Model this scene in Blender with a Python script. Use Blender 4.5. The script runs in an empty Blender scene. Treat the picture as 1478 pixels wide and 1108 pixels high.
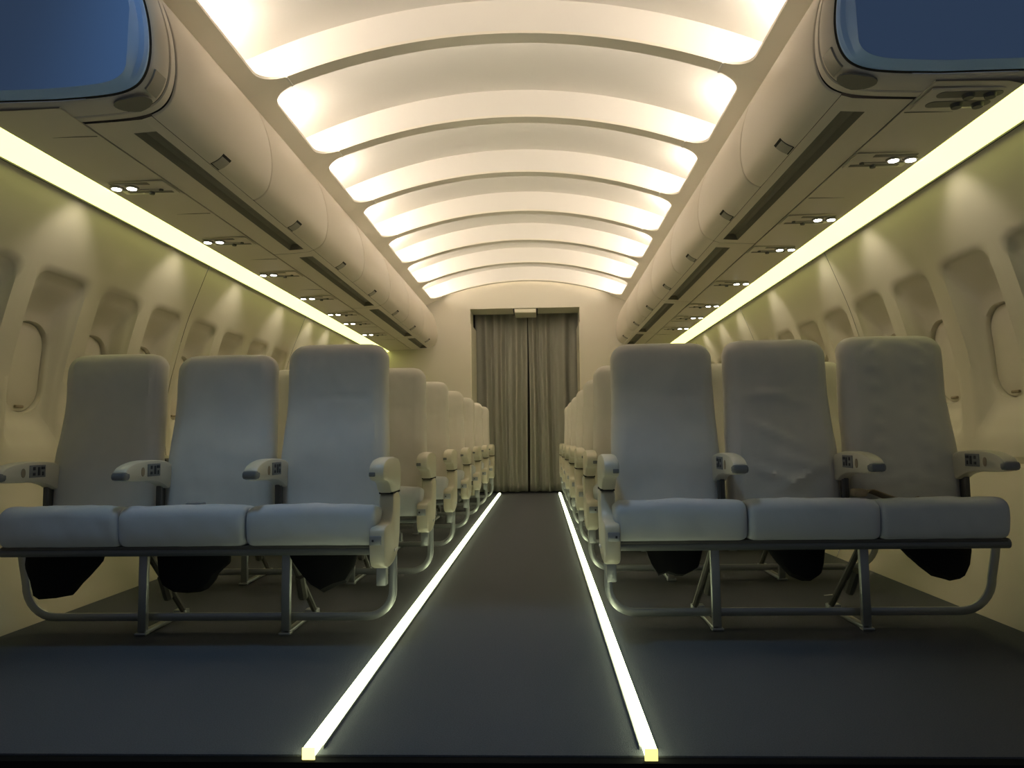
import bpy, math, random
from mathutils import Matrix, Vector, noise

S = bpy.context.scene
COL = S.collection
PI = math.pi

# ------------------------------------------------------------------ camera, world, lights, exposure
cam = bpy.data.cameras.new('camera')
cam.sensor_width = 36.0
cam.lens = 36.0 * 1050.0 / 1478.0
cam.clip_start = 0.02
co = bpy.data.objects.new('camera', cam)
COL.objects.link(co)
_r = Vector((0.99915, 0.03913, -0.01292))
_u = Vector((0.01582, -0.07448, 0.99710))
_f = _r.cross(_u) * -1.0
M3 = Matrix((_r, _u, -_r.cross(_u) * -1.0)).transposed()
co.matrix_world = Matrix.Translation((0.155, 0.0, 0.70)) @ M3.to_4x4()
S.camera = co

w = bpy.data.worlds.new('hall_ambience')
S.world = w
w.use_nodes = True
w.node_tree.nodes['Background'].inputs[0].default_value = (0.74, 0.83, 1.0, 1)
w.node_tree.nodes['Background'].inputs[1].default_value = 0.080

S.view_settings.view_transform = 'Standard'
S.view_settings.look = 'None'
S.view_settings.gamma = 1.0
S.view_settings.use_curve_mapping = False
S.view_settings.exposure = 0.0


def area(name, loc, rot, sx, sy, power, color, spread=PI):
    l = bpy.data.lights.new(name, 'AREA')
    l.shape = 'RECTANGLE'
    l.size = sx
    l.size_y = sy
    l.energy = power
    l.color = color
    l.spread = spread
    o = bpy.data.objects.new(name, l)
    o.location = loc
    o.rotation_euler = rot
    COL.objects.link(o)
    return o


# the hall's own lamp, high behind the open end of the cabin
_l = bpy.data.lights.new('hall_lamp', 'SPOT')
_l.energy = 140
_l.color = (0.38, 0.66, 1.0)
_l.spot_size = math.radians(43)
_l.spot_blend = 0.85
_l.shadow_soft_size = 0.17
HALL = bpy.data.objects.new('hall_lamp', _l)
HALL.location = (-0.8, 1.25, 4.6)
HALL.rotation_euler = (Vector((-0.35, 2.35, 0.4)) - HALL.location).to_track_quat('-Z', 'Y').to_euler()
COL.objects.link(HALL)

COVE_POWER = 29.0
RIB_FILL_POWER = 3.9
COVE_COL = (1.0, 0.865, 0.73)
SPOT_POWER = 2.3
PITCH = 0.911
END_Y = 8.95
FRONT_Y = 2.22


# ------------------------------------------------------------------ materials
def mat(name, col, rough=0.5, spec=0.5, metal=0.0, noise_scale=0, noise_amt=0.0, bump=0.0, bump_scale=200,
        sheen=0.0, emit=None, strength=0.0, stretch=None):
    m = bpy.data.materials.new(name)
    m.use_nodes = True
    nt = m.node_tree
    b = nt.nodes['Principled BSDF']
    b.inputs['Base Color'].default_value = (*col, 1)
    b.inputs['Roughness'].default_value = rough
    b.inputs['Specular IOR Level'].default_value = spec
    b.inputs['Metallic'].default_value = metal
    if sheen:
        b.inputs['Sheen Weight'].default_value = sheen
    tc = nt.nodes.new('ShaderNodeTexCoord')
    src = tc.outputs['Object']
    if stretch:
        mp = nt.nodes.new('ShaderNodeMapping')
        mp.inputs['Scale'].default_value = stretch
        nt.links.new(src, mp.inputs['Vector'])
        src = mp.outputs['Vector']
    if noise_amt:
        n = nt.nodes.new('ShaderNodeTexNoise')
        n.inputs['Scale'].default_value = noise_scale
        n.inputs['Detail'].default_value = 5
        nt.links.new(src, n.inputs['Vector'])
        r = nt.nodes.new('ShaderNodeMapRange')
        r.inputs['To Min'].default_value = 1 - noise_amt
        r.inputs['To Max'].default_value = 1 + noise_amt
        nt.links.new(n.outputs['Fac'], r.inputs['Value'])
        mx = nt.nodes.new('ShaderNodeMix')
        mx.data_type = 'RGBA'
        mx.blend_type = 'MULTIPLY'
        mx.inputs['Factor'].default_value = 1
        mx.inputs['A'].default_value = (*col, 1)
        cc = nt.nodes.new('ShaderNodeCombineColor')
        for k in range(3):
            nt.links.new(r.outputs[0], cc.inputs[k])
        nt.links.new(cc.outputs[0], mx.inputs['B'])
        nt.links.new(mx.outputs['Result'], b.inputs['Base Color'])
    if bump:
        n2 = nt.nodes.new('ShaderNodeTexNoise')
        n2.inputs['Scale'].default_value = bump_scale
        n2.inputs['Detail'].default_value = 3
        nt.links.new(src, n2.inputs['Vector'])
        bp = nt.nodes.new('ShaderNodeBump')
        bp.inputs['Strength'].default_value = bump
        bp.inputs['Distance'].default_value = 0.003
        nt.links.new(n2.outputs['Fac'], bp.inputs['Height'])
        nt.links.new(bp.outputs[0], b.inputs['Normal'])
    if emit:
        b.inputs['Emission Color'].default_value = (*emit, 1)
        b.inputs['Emission Strength'].default_value = strength
    return m


M = dict(
    wall=mat('cream_wall_panel', (0.66, 0.595, 0.47), 0.42, 0.4, noise_scale=3, noise_amt=0.03),
    vault=mat('white_vault', (0.88, 0.845, 0.78), 0.55, 0.3, noise_scale=2, noise_amt=0.02),
    frame=mat('pale_ceiling_frame', (0.90, 0.845, 0.73), 0.5, 0.3, noise_scale=3, noise_amt=0.03),
    bin=mat('cream_bin', (0.66, 0.59, 0.48), 0.40, 0.4, noise_scale=4, noise_amt=0.03),
    binend=mat('blue_lit_bin_end', (0.38, 0.60, 0.98), 0.5, 0.35),  # blue deepened to put the hall light into the panel colour
    seam=mat('dark_seam', (0.03, 0.028, 0.024), 0.8, 0.2),
    latch=mat('grey_latch', (0.33, 0.30, 0.24), 0.45, 0.4),
    recess=mat('dark_recess', (0.22, 0.20, 0.155), 0.6, 0.3),
    bulk=mat('cream_bulkhead', (0.60, 0.555, 0.44), 0.55, 0.3, noise_scale=2, noise_amt=0.03),
    jamb=mat('cream_jamb', (0.66, 0.62, 0.47), 0.55, 0.3),
    carpet=mat('grey_carpet', (0.104, 0.110, 0.120), 0.95, 0.1, noise_scale=260, noise_amt=0.35, bump=0.8, bump_scale=500),
    black=mat('black_riser', (0.006, 0.006, 0.006), 0.9, 0.1),
    cover=mat('white_cotton_cover', (0.67, 0.625, 0.535), 0.9, 0.15, noise_scale=14, noise_amt=0.05, bump=0.25,
              bump_scale=700, sheen=0.15),
    cushion=mat('blue_lit_cotton_cushion', (0.52, 0.535, 0.54), 0.9, 0.15, noise_scale=14, noise_amt=0.05, bump=0.25,  # white cotton, colour cooled to carry the blue hall light
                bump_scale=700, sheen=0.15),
    plastic=mat('cream_armrest_plastic', (0.62, 0.57, 0.43), 0.35, 0.5),
    tip=mat('grey_armrest_tip', (0.17, 0.17, 0.16), 0.22, 0.6),
    plate=mat('grey_control_plate', (0.20, 0.20, 0.19), 0.45, 0.4),
    button=mat('dark_buttons', (0.03, 0.03, 0.035), 0.4, 0.4),
    beam=mat('dull_beam_metal', (0.16, 0.165, 0.165), 0.5, 0.4, metal=0.4),
    alu=mat('brushed_aluminium', (0.36, 0.37, 0.37), 0.38, 0.5, metal=0.75),
    darkmetal=mat('dark_metal', (0.10, 0.095, 0.085), 0.5, 0.4, metal=0.3),
    pouch=mat('black_pouch', (0.008, 0.008, 0.009), 0.85, 0.15),
    belt=mat('tan_belt', (0.33, 0.26, 0.17), 0.8, 0.2),
    curtain=mat('grey_curtain', (0.30, 0.29, 0.235), 0.95, 0.1, noise_scale=8, noise_amt=0.05, bump=0.2, bump_scale=500),
    diffuser=mat('green_white_diffuser', (0.7, 0.7, 0.55), 0.5, 0.3, emit=(0.95, 1.0, 0.31), strength=2.3),
    strip=mat('glowing_floor_strip', (0.8, 0.8, 0.6), 0.4, 0.3, emit=(0.92, 1.0, 0.60), strength=6.5),
    lens=mat('reading_lens', (0.9, 0.9, 0.9), 0.3, 0.5, emit=(1.0, 0.97, 0.90), strength=14.0),
    paper=mat('white_scrap', (0.7, 0.7, 0.68), 0.9, 0.1),
)


# ------------------------------------------------------------------ mesh helpers
class MB:
    def __init__(self):
        self.v, self.f, self.mi, self.mats = [], [], [], []

    def mat_index(self, m):
        if m not in self.mats:
            self.mats.append(m)
        return self.mats.index(m)

    def add(self, verts, faces, m=None):
        k = len(self.v)
        self.v += [tuple(p) for p in verts]
        mi = self.mat_index(m) if m else 0
        for f in faces:
            self.f.append([i + k for i in f])
            self.mi.append(mi)
        return self

    def loft(self, loops, cap=True, closed=True, m=None):
        n = len(loops[0])
        vs = [p for l in loops for p in l]
        fs = []
        for i in range(len(loops) - 1):
            for j in range(n if closed else n - 1):
                a, b = i * n + j, i * n + (j + 1) % n
                fs.append((a, b, b + n, a + n))
        if cap:
            fs.append(tuple(range(n))[::-1])
            fs.append(tuple(range((len(loops) - 1) * n, len(loops) * n)))
        return self.add(vs, fs, m)

    def box(self, c, s, b=0.0, m=None):
        x, y, z = c
        hx, hy, hz = s[0] / 2, s[1] / 2, s[2] / 2
        if b <= 0:
            v = [(x + i * hx, y + j * hy, z + k * hz) for i in (-1, 1) for j in (-1, 1) for k in (-1, 1)]
            f = [(0, 1, 3, 2), (4, 6, 7, 5), (0, 4, 5, 1), (2, 3, 7, 6), (0, 2, 6, 4), (1, 5, 7, 3)]
            return self.add(v, f, m)
        loops = []
        for t, d in ((-hz, b), (-hz + 0.3 * b, 0.3 * b), (-hz + b, 0), (hz - b, 0), (hz - 0.3 * b, 0.3 * b), (hz, b)):
            loops.append([(x + px, y + py, z + t) for px, py in rrect(hx - d, hy - d, max(b - d * 0.5, 0.0005), 4)])
        return self.loft(loops, m=m)

    def tube(self, path, r, n=8, m=None, flat=None):
        P = [Vector(p) for p in path]
        loops = []
        up = None
        for i, p in enumerate(P):
            t = (P[min(i + 1, len(P) - 1)] - P[max(i - 1, 0)]).normalized()
            if up is None:
                a = Vector((0, 1, 0)) if abs(t.y) < 0.9 else Vector((1, 0, 0))
                up = (a - t * a.dot(t)).normalized()
            else:
                up = (up - t * up.dot(t)).normalized()
            s = t.cross(up)
            ru, rs = (r, r) if not flat else flat
            sec = []
            for k in range(n):
                a = 2 * PI * (k + 0.5) / n
                cx, cy = math.cos(a), math.sin(a)
                if flat:
                    cx = math.copysign(abs(cx) ** 0.5, cx)
                    cy = math.copysign(abs(cy) ** 0.5, cy)
                sec.append(p + up * (cx * ru) + s * (cy * rs))
            loops.append(sec)
        return self.loft(loops, m=m)

    def disc(self, c, r, h, n=20, m=None, r2=None):
        x, y, z = c
        r2 = r if r2 is None else r2
        return self.loft([[(x + rr * math.cos(2 * PI * k / n), y + rr * math.sin(2 * PI * k / n), zz) for k in range(n)]
                          for rr, zz in ((r, z), (r2, z + h))], m=m)

    def build(self, name, material=None, parent=None, smooth=True, angle=38):
        me = bpy.data.meshes.new(name)
        me.from_pydata(self.v, [], self.f)
        mats = self.mats if self.mats else [material]
        for mm in mats:
            me.materials.append(mm)
        if self.mats:
            for p, i in zip(me.polygons, self.mi):
                p.material_index = i
        me.validate()
        import bmesh
        bm = bmesh.new()
        bm.from_mesh(me)
        bmesh.ops.remove_doubles(bm, verts=bm.verts, dist=1e-6)
        bmesh.ops.recalc_face_normals(bm, faces=bm.faces)
        bm.to_mesh(me)
        bm.free()
        if smooth:
            me.shade_smooth()
            me.set_sharp_from_angle(angle=math.radians(angle))
        o = bpy.data.objects.new(name, me)
        COL.objects.link(o)
        if parent:
            o.parent = parent
        return o


def rrect(hx, hy, r, n=5):
    """rounded rectangle, counter-clockwise"""
    r = min(r, hx * 0.999, hy * 0.999)
    pts = []
    for cx, cy, a0 in ((hx - r, hy - r, 0), (-hx + r, hy - r, 90), (-hx + r, -hy + r, 180), (hx - r, -hy + r, 270)):
        for k in range(n + 1):
            a = math.radians(a0 + 90 * k / n)
            pts.append((cx + r * math.cos(a), cy + r * math.sin(a)))
    return pts


def inset_poly(P, d):
    n = len(P)
    A = sum(P[i][0] * P[(i + 1) % n][1] - P[(i + 1) % n][0] * P[i][1] for i in range(n))
    sg = 1 if A > 0 else -1
    out = []
    for i in range(n):
        a, b, c = Vector(P[i - 1]), Vector(P[i]), Vector(P[(i + 1) % n])
        e1, e2 = (b - a).normalized(), (c - b).normalized()
        n1, n2 = Vector((-e1.y, e1.x)) * sg, Vector((-e2.y, e2.x)) * sg
        nn = (n1 + n2)
        if nn.length < 1e-6:
            nn = n1
        nn = nn.normalized()
        k = min(1.0 / max(nn.dot(n1), 0.5), 1.6)
        out.append(tuple(b + nn * d * k))
    return out


def extrude_yz(mb, P, x0, x1, b=0.006, m=None):
    """extrude a closed (y, z) profile along x with rounded edges"""
    loops = []
    for x, d in ((x0, b), (x0 + 0.3 * b, 0.3 * b), (x0 + b, 0), (x1 - b, 0), (x1 - 0.3 * b, 0.3 * b), (x1, b)):
        loops.append([(x, y, z) for y, z in (inset_poly(P, d) if d else P)])
    mb.loft(loops, m=m)
    return mb


def smooth_poly(P, it=2):
    for _ in range(it):
        Q = []
        for i in range(len(P)):
            a, b = P[i], P[(i + 1) % len(P)]
            Q.append((a[0] * .75 + b[0] * .25, a[1] * .75 + b[1] * .25))
            Q.append((a[0] * .25 + b[0] * .75, a[1] * .25 + b[1] * .75))
        P = Q
    return P


def sstep(a, b, x):
    t = max(0.0, min(1.0, (x - a) / (b - a)))
    return t * t * (3 - 2 * t)


def tag(o, label=None, cat=None, group=None, kind=None):
    if label:
        o['label'] = label
    if cat:
        o['category'] = cat
    if group:
        o['group'] = group
    if kind:
        o['kind'] = kind
    return o


def thing(name, label, cat, loc=(0, 0, 0), group=None):
    o = bpy.data.objects.new(name, None)
    o.empty_display_size = 0.1
    o.location = loc
    COL.objects.link(o)
    return tag(o, label, cat, group)


def copy_tree(o, parent=None):
    c = o.copy()
    COL.objects.link(c)
    if parent:
        c.parent = parent
    for ch in [q for q in bpy.data.objects if q.parent == o]:
        copy_tree(ch, c)
    return c


def lerp_profile(P, z):
    for (z0, x0), (z1, x1) in zip(P, P[1:]):
        if z <= z1:
            return x0 + (x1 - x0) * (z - z0) / (z1 - z0)
    return P[-1][1]


# ------------------------------------------------------------------ the setting: floor, walls, bulkhead, ceiling
F = MB()
F.box((0, (1.67 + 9.7) / 2, -0.05), (3.80, 9.7 - 1.67, 0.10), m=M['carpet'])
tag(F.build('floor', smooth=False), 'grey carpeted cabin floor', 'floor', kind='structure')
R_ = MB()
R_.box((0, 1.655, -0.18), (3.9, 0.03, 0.352), m=M['black'])
tag(R_.build('trim_1', smooth=False), 'black riser at the front edge of the cabin floor', 'trim', kind='structure')

# wall profile: spline through measured points (z, x)
WP = [(0.0, 1.852), (0.15, 1.915), (0.30, 1.985), (0.45, 2.045), (0.58, 2.088), (0.75, 2.105), (0.90, 2.10), (1.05, 2.082),
      (1.17, 2.052), (1.29, 2.022), (1.45, 1.975), (1.63, 1.905), (1.79, 1.842)]


def wallx(z):
    # smooth by averaging a window of the polyline
    return sum(lerp_profile(WP, min(max(z + d, 0.0), 1.79)) for d in (-.05, -.025, 0, .025, .05)) / 5 \
        if 0.06 < z < 1.73 else lerp_profile(WP, z)


WZ0, WZ1 = 0.60, 1.52
BAY = 0.4575
WIN_C = (WZ0 + WZ1) / 2


def bay_angles(hx, hz):
    A = [2 * PI * k / 112 for k in range(112)]
    for sx in (1, -1):
        for sz in (1, -1):
            A.append(math.atan2(sz * hz, sx * hx) % (2 * PI))
    A = sorted(set(round(a, 6) for a in A))
    return A


def ray_rrect(a, hx, hz, r, cz=0.0):
    """distance along angle a from the origin to a rounded rectangle centred at (0, cz)"""
    dx, dz = math.cos(a), math.sin(a)
    lo, hi = 0.0, 2.0
    for _ in range(30):
        t = (lo + hi) / 2
        px, pz = abs(t * dx), abs(t * dz - cz)
        qx, qz = px - (hx - r), pz - (hz - r)
        d = math.hypot(max(qx, 0), max(qz, 0)) + min(max(qx, qz), 0) - r
        if d < 0:
            lo = t
        else:
            hi = t
    return lo


def rimx(z):
    return 2.122 + (1.26 - z) * 0.085


def build_wall(side, s):
    mb = MB()
    W = M['wall']
    winobs = []
    seams = [4.30 - 1.83, 4.30, 4.30 + 1.83, 4.30 + 3.66]
    g = 0.003
    # bays
    y = 4.30 - 5 * BAY
    bays = []
    while y < END_Y - 0.02:
        bays.append((y, min(y + BAY, END_Y)))
        y += BAY
    zs_up = [1.52 + (1.79 - 1.52) * k / 8 for k in range(9)]
    zs_lo = [0.0 + 0.56 * k / 10 for k in range(11)]
    n = 0
    for (y0, y1) in bays:
        a0 = y0 + (g if any(abs(y0 - q) < 1e-3 for q in seams) else 0)
        a1 = y1 - (g if any(abs(y1 - q) < 1e-3 for q in seams) else 0)
        # upper strip
        ys = [a0 + (a1 - a0) * k / 6 for k in range(7)]
        mb.loft([[(s * wallx(z), yy, z) for z in zs_up] for yy in ys], cap=False, closed=False, m=W)
        mb.loft([[(s * (wallx(z) - 0.012), yy, z) for z in zs_lo] for yy in ys], cap=False, closed=False, m=W)
        mb.loft([[(s * (wallx(0.56) - 0.012), yy, 0.56), (s * (wallx(0.572) + 0.02), yy, 0.572)] for yy in ys], cap=False,
                closed=False, m=W)
        mb.loft([[(s * (wallx(0.572) + 0.02), yy, 0.572), (s * wallx(WZ0), yy, WZ0)] for yy in ys], cap=False,
                closed=False, m=W)
        cy = (a0 + a1) / 2
        hx, hz = (a1 - a0) / 2, (WZ1 - WZ0) / 2
        if y1 - y0 < BAY - 0.01:
            zz = [WZ0 + (WZ1 - WZ0) * k / 16 for k in range(17)]
            mb.loft([[(s * wallx(z), yy, z) for z in zz] for yy in ys], cap=False, closed=False, m=W)
            continue
        A = bay_angles(hx, hz)
        oz = 1.05 - WIN_C            # window centre height relative to the bay centre
        prz = 1.068 - WIN_C
        loops = []

        def pt(a, t, d, e=None, dd=0.0):
            yy = cy + t * math.cos(a)
            z = WIN_C + t * math.sin(a)
            xx = wallx(z) + d
            if e is not None:
                xx = xx * (1 - e) + e * (rimx(z) + dd)
            return (s * xx, yy, z)

        tb = []
        for a in A:
            dx, dz = abs(math.cos(a)), abs(math.sin(a))
            tb.append(min(hx / dx if dx > 1e-9 else 9, hz / dz if dz > 1e-9 else 9))
        tp = [ray_rrect(a, 0.172, 0.392, 0.065, prz) for a in A]
        tq = [ray_rrect(a, 0.160, 0.380, 0.055, prz) - 0.05 * max(0.0, -math.sin(a)) ** 3 for a in A]
        tr = [ray_rrect(a, 0.122, 0.205, 0.110, oz) for a in A]
        loops.append([pt(a, t, 0) for a, t in zip(A, tb)])
        loops.append([pt(a, (t + u) / 2, 0.0005) for a, t, u in zip(A, tb, tp)])
        loops.append([pt(a, t, 0.001) for a, t in zip(A, tp)])
        loops.append([pt(a, (t + u) / 2, 0.010) for a, t, u in zip(A, tp, tq)])
        loops.append([pt(a, u, 0.019) for a, u in zip(A, tq)])
        for k in range(1, 7):
            e = k / 6
            loops.append([pt(a, u + (v - u) * e, 0.020, sstep(0, 1, e)) for a, u, v in zip(A, tq, tr)])
        loops.append([pt(a, v - 0.003, 0, 1.0, 0.008) for a, v in zip(A, tr)])
        loops.append([pt(a, v - 0.004, 0, 1.0, 0.030) for a, v in zip(A, tr)])
        mb.loft(loops, cap=False, closed=True, m=W)
        if cy > 2.0:
            winobs.append((cy, A, tr))
    # dark backing behind the seams
    zz = [0.0 + 1.79 * k / 30 for k in range(31)]
    for q in seams:
        mb.loft([[(s * (wallx(z) + 0.006), q + d, z) for z in zz] for d in (-0.006, 0.006)], cap=False, closed=False,
                m=M['seam'])
    # outer skin that closes the wall from behind
    mb.loft([[(s * (wallx(z) + 0.135), yy, z) for z in zz] for yy in (2.0, END_Y)], cap=False, closed=False, m=M['seam'])
    o = mb.build('wall_' + side, smooth=True, angle=50)
    tag(o, 'cream sidewall with recessed windows on the %s of the cabin' % side, 'wall', kind='structure')
    return winobs


WINS = {}
for side, s in (('left', -1), ('right', 1)):
    WINS[side] = build_wall(side, s)
nw = 0
for side, s in (('left', -1), ('right', 1)):
    for cy, A, tr in WINS[side]:
        nw += 1
        mb = MB()
        loops = []
        for e, d in ((1.0, 0.023), (0.97, 0.021), (0.6, 0.020), (0.2, 0.020)):
            loops.append([(s * (rimx(WIN_C + (t - 0.008) * e * math.sin(a)) + d), cy + (t - 0.008) * e * math.cos(a),
                           WIN_C + (t - 0.008) * e * math.sin(a)) for a, t in zip(A, tr)])
        n = len(A)
        mb.loft(loops, cap=False, closed=True)
        mb.add(loops[-1], [tuple(range(n))])
        mb.add([(s * (rimx(z) + 0.034), cy + dy, z) for dy, z in ((-0.13, 0.83), (0.13, 0.83), (0.13, 1.27), (-0.13, 1.27))],
               [(0, 1, 2, 3)])
        o = mb.build('window_%d' % nw, M['wall'])
        tag(o, 'cabin window with its cream shade pulled down', 'window', kind='structure')
        hb = MB()
        hb.box((s * (rimx(0.872) + 0.015), cy, 0.872), (0.012, 0.05, 0.012), 0.003)
        hb.build('shade_grip', M['belt'], o)

# bulkhead with doorway
DX0, DX1, DZ = -0.697, 0.662, 2.318
CURT_Y = 9.46


def dpoly(y):
    return [(-2.15, y, 0), (DX0, y, 0), (DX0, y, DZ), (DX1, y, DZ), (DX1, y, 0), (2.15, y, 0), (2.15, y, 2.95), (-2.15, y, 2.95)]


mb = MB()
P0, P1 = dpoly(END_Y), dpoly(END_Y + 0.43)
mb.add(P0, [(0, 1, 2, 7), (2, 3, 6, 7), (3, 4, 5, 6)], M['bulk'])
mb.add(P1, [(0, 7, 2, 1), (2, 7, 6, 3), (3, 6, 5, 4)], M['bulk'])
for i, j in ((1, 2), (2, 3), (3, 4)):
    mb.add([P0[i], P0[j], P1[j], P1[i]], [(0, 1, 2, 3)], M['jamb'])
for i, j in ((0, 7), (7, 6), (6, 5)):
    mb.add([P0[i], P0[j], P1[j], P1[i]], [(0, 1, 2, 3)], M['seam'])
tag(mb.build('wall_back', smooth=False), 'cream bulkhead with a doorway at the far end of the aisle', 'wall', kind='structure')
mb = MB()
mb.box((0, 9.66, 1.3), (4.0, 0.02, 2.8), m=M['seam'])
tag(mb.build('wall_far', smooth=False), 'dark wall behind the curtain', 'wall', kind='structure')
mb = MB()     # left jamb liner with its chamfered head
lz = 2.13
mb.loft([[(DX0, END_Y - 0.004, 0), (DX0 + 0.012, END_Y - 0.004, 0), (DX0 + 0.040, END_Y + 0.40, 0), (DX0, END_Y + 0.40, 0)],
         [(DX0, END_Y - 0.004, lz), (DX0 + 0.012, END_Y - 0.004, lz), (DX0 + 0.040, END_Y + 0.40, lz - .03), (DX0, END_Y + 0.40, lz - .03)]])
tag(mb.build('trim_2', M['jamb'], smooth=False), 'cream liner on the left doorway jamb', 'trim', kind='structure')
mb = MB()
mb.loft([[(DX1, END_Y - 0.004, 0), (DX1 - 0.010, END_Y - 0.004, 0), (DX1 - 0.022, END_Y + 0.40, 0), (DX1, END_Y + 0.40, 0)],
         [(DX1, END_Y - 0.004, lz), (DX1 - 0.010, END_Y - 0.004, lz), (DX1 - 0.022, END_Y + 0.40, lz - .03), (DX1, END_Y + 0.40, lz - .03)]])
tag(mb.build('trim_3', M['jamb'], smooth=False), 'cream liner on the right doorway jamb', 'trim', kind='structure')
mb = MB()     # box under the lintel where the curtain rails meet
mb.box((-0.01, END_Y + 0.22, DZ - 0.028), (0.27, 0.40, 0.05), 0.006, M['jamb'])
for xx in (-0.155, 0.135):
    mb.box((xx, END_Y + 0.22, DZ - 0.012), (0.018, 0.42, 0.02), m=M['seam'])
tag(mb.build('curtain_rail_box', smooth=True), 'small cream box under the doorway lintel where the curtain rails meet', 'rail box')

# ceiling: arched frame with rounded openings, ribs, inner vault
AR = 3.10
AZ = 2.640


def arcz(x):
    return AZ - (AR - math.sqrt(AR * AR - x * x))


RAILX = 1.275
OPX = 1.160
NCELL = 8
CELL0 = 2.485      # rib centre line nearest the camera
RIB = 0.088
VH = 0.168
mb = MB()
FM = M['frame']


def open_loop(hx, hy, r, n):
    """rounded rectangle sampled with many points on the long sides"""
    P = []
    nx = 22
    for cx, cy, a0 in ((hx - r, hy - r, 0), (-hx + r, hy - r, 90), (-hx + r, -hy + r, 180), (hx - r, -hy + r, 270)):
        for k in range(n + 1):
            a = math.radians(a0 + 90 * k / n)
            P.append((cx + r * math.cos(a), cy + r * math.sin(a)))
        if a0 == 0:
            P += [((hx - r) + (-2 * (hx - r)) * k / nx, hy) for k in range(1, nx)]
        if a0 == 180:
            P += [(-(hx - r) + (2 * (hx - r)) * k / nx, -hy) for k in range(1, nx)]
    return P


for c in range(NCELL):
    yc = CELL0 + PITCH * (c + 0.5) - (PITCH if c == -1 else 0)
    if c == NCELL - 1:
        break
    hy = (PITCH - RIB) / 2
    # the openings start rounder on the near side; superposed corner radius in y and x
    inner = open_loop(OPX, hy, 0.125, 7)
    outer = []
    for (x, y_) in inner:
        if abs(abs(y_) - hy) < 1e-6:
            outer.append((x * RAILX / OPX if abs(x) > OPX - 0.126 else x, math.copysign(PITCH / 2, y_)))
        else:
            fx = RAILX / OPX
            outer.append((math.copysign(RAILX, x), y_ * (PITCH / 2) / hy))
    # underside
    mb.loft([[(x, yc + y_, arcz(x)) for x, y_ in inner], [(x, yc + y_, arcz(x)) for x, y_ in outer]], cap=False, m=FM)
    # top of frame sheet
    mb.loft([[(x, yc + y_, arcz(x) + 0.014) for x, y_ in inner], [(x, yc + y_, arcz(x) + 0.014) for x, y_ in outer]], cap=False,
            m=M['vault'])
    mb.loft([[(x, yc + y_, arcz(x)) for x, y_ in inner], [(x, yc + y_, arcz(x) + 0.014) for x, y_ in inner]], cap=False, m=FM)
ye = CELL0 + PITCH * (NCELL - 1)
for sx in (-1, 1):
    mb.loft([[(sx * x, yy, arcz(x)) for x in (1.05, 1.10, 1.16, 1.22, RAILX)] for yy in (ye, END_Y)], cap=False, closed=False, m=FM)
    mb.loft([[(sx * x, yy, arcz(x) + 0.014) for x in (1.05, 1.10, 1.16, 1.22, RAILX)] for yy in (ye, END_Y)], cap=False, closed=False, m=M['vault'])
tag(mb.build('ceiling_1', angle=30), 'taupe arched ceiling frame with rounded openings', 'ceiling', kind='structure')

mb = MB()
mb.box((0, 2.262, 2.545), (2.20, 0.06, 0.73), 0.01, M['bin'])  # added above the view to cast the shadow line on the seat backs
tag(mb.build('trim_5'), 'cream header added out of view to shade the front seats, at the open end of the cabin', 'header', kind='structure')

# rib webs: one arched fin between each pair of openings
for c in range(NCELL):
    yc = CELL0 + PITCH * c
    mb = MB()
    xs = [-1.36 + 2.72 * k / 48 for k in range(49)]
    hw = RIB / 2 - 0.001
    loops = []
    for x in xs:
        zb = arcz(min(abs(x), RAILX)) + 0.004
        zt = arcz(x) + VH + 0.01
        zb = min(zb, zt - 0.02)
        loops.append([(x, yc - hw, zb), (x, yc + hw, zb), (x, yc + hw, zt), (x, yc - hw, zt)])
    mb.loft(loops, m=M['vault'])
    tag(mb.build('trim_%d' % (10 + c), angle=30), 'white arched ceiling rib', 'rib', kind='structure')
    # pale joint covers where the rib meets the side rails
    jb = MB()
    for sx in (-1, 1):
        x = sx * 1.045
        jb.box((x, yc, arcz(1.045) - 0.001), (0.010, RIB + 0.004, 0.006), m=M['vault'])
    tag(jb.build('trim_%d' % (30 + c), smooth=False), 'pale joint strips of a ceiling rib', 'trim', kind='structure')

# inner vault
mb = MB()
xs = [-1.30 + 2.60 * k / 40 for k in range(41)]
sec = [(x, arcz(x) + VH) for x in xs]
ext = [(1.37, arcz(1.30) + VH - 0.05), (1.405, arcz(1.30) + VH - 0.09), (1.41, arcz(1.30) + 0.024)]
sec = [(-x, z) for x, z in ext[::-1]] + sec + ext
mb.loft([[(x, yy, z) for x, z in sec] for yy in (2.40, 4.0, 6.0, 8.0, END_Y + 0.05)], cap=False, closed=False, m=M['vault'])
tag(mb.build('ceiling_2', angle=60), 'white inner vault above the ceiling frame', 'ceiling', kind='structure')
mb = MB()
for sx in (-1, 1):
    mb.box((sx * 1.345, (2.4 + END_Y) / 2, arcz(RAILX) + 0.004), (0.15, END_Y - 2.4, 0.012), m=M['vault'])
tag(mb.build('trim_4', smooth=False), 'ledge behind the ceiling side rails', 'trim', kind='structure')

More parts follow.
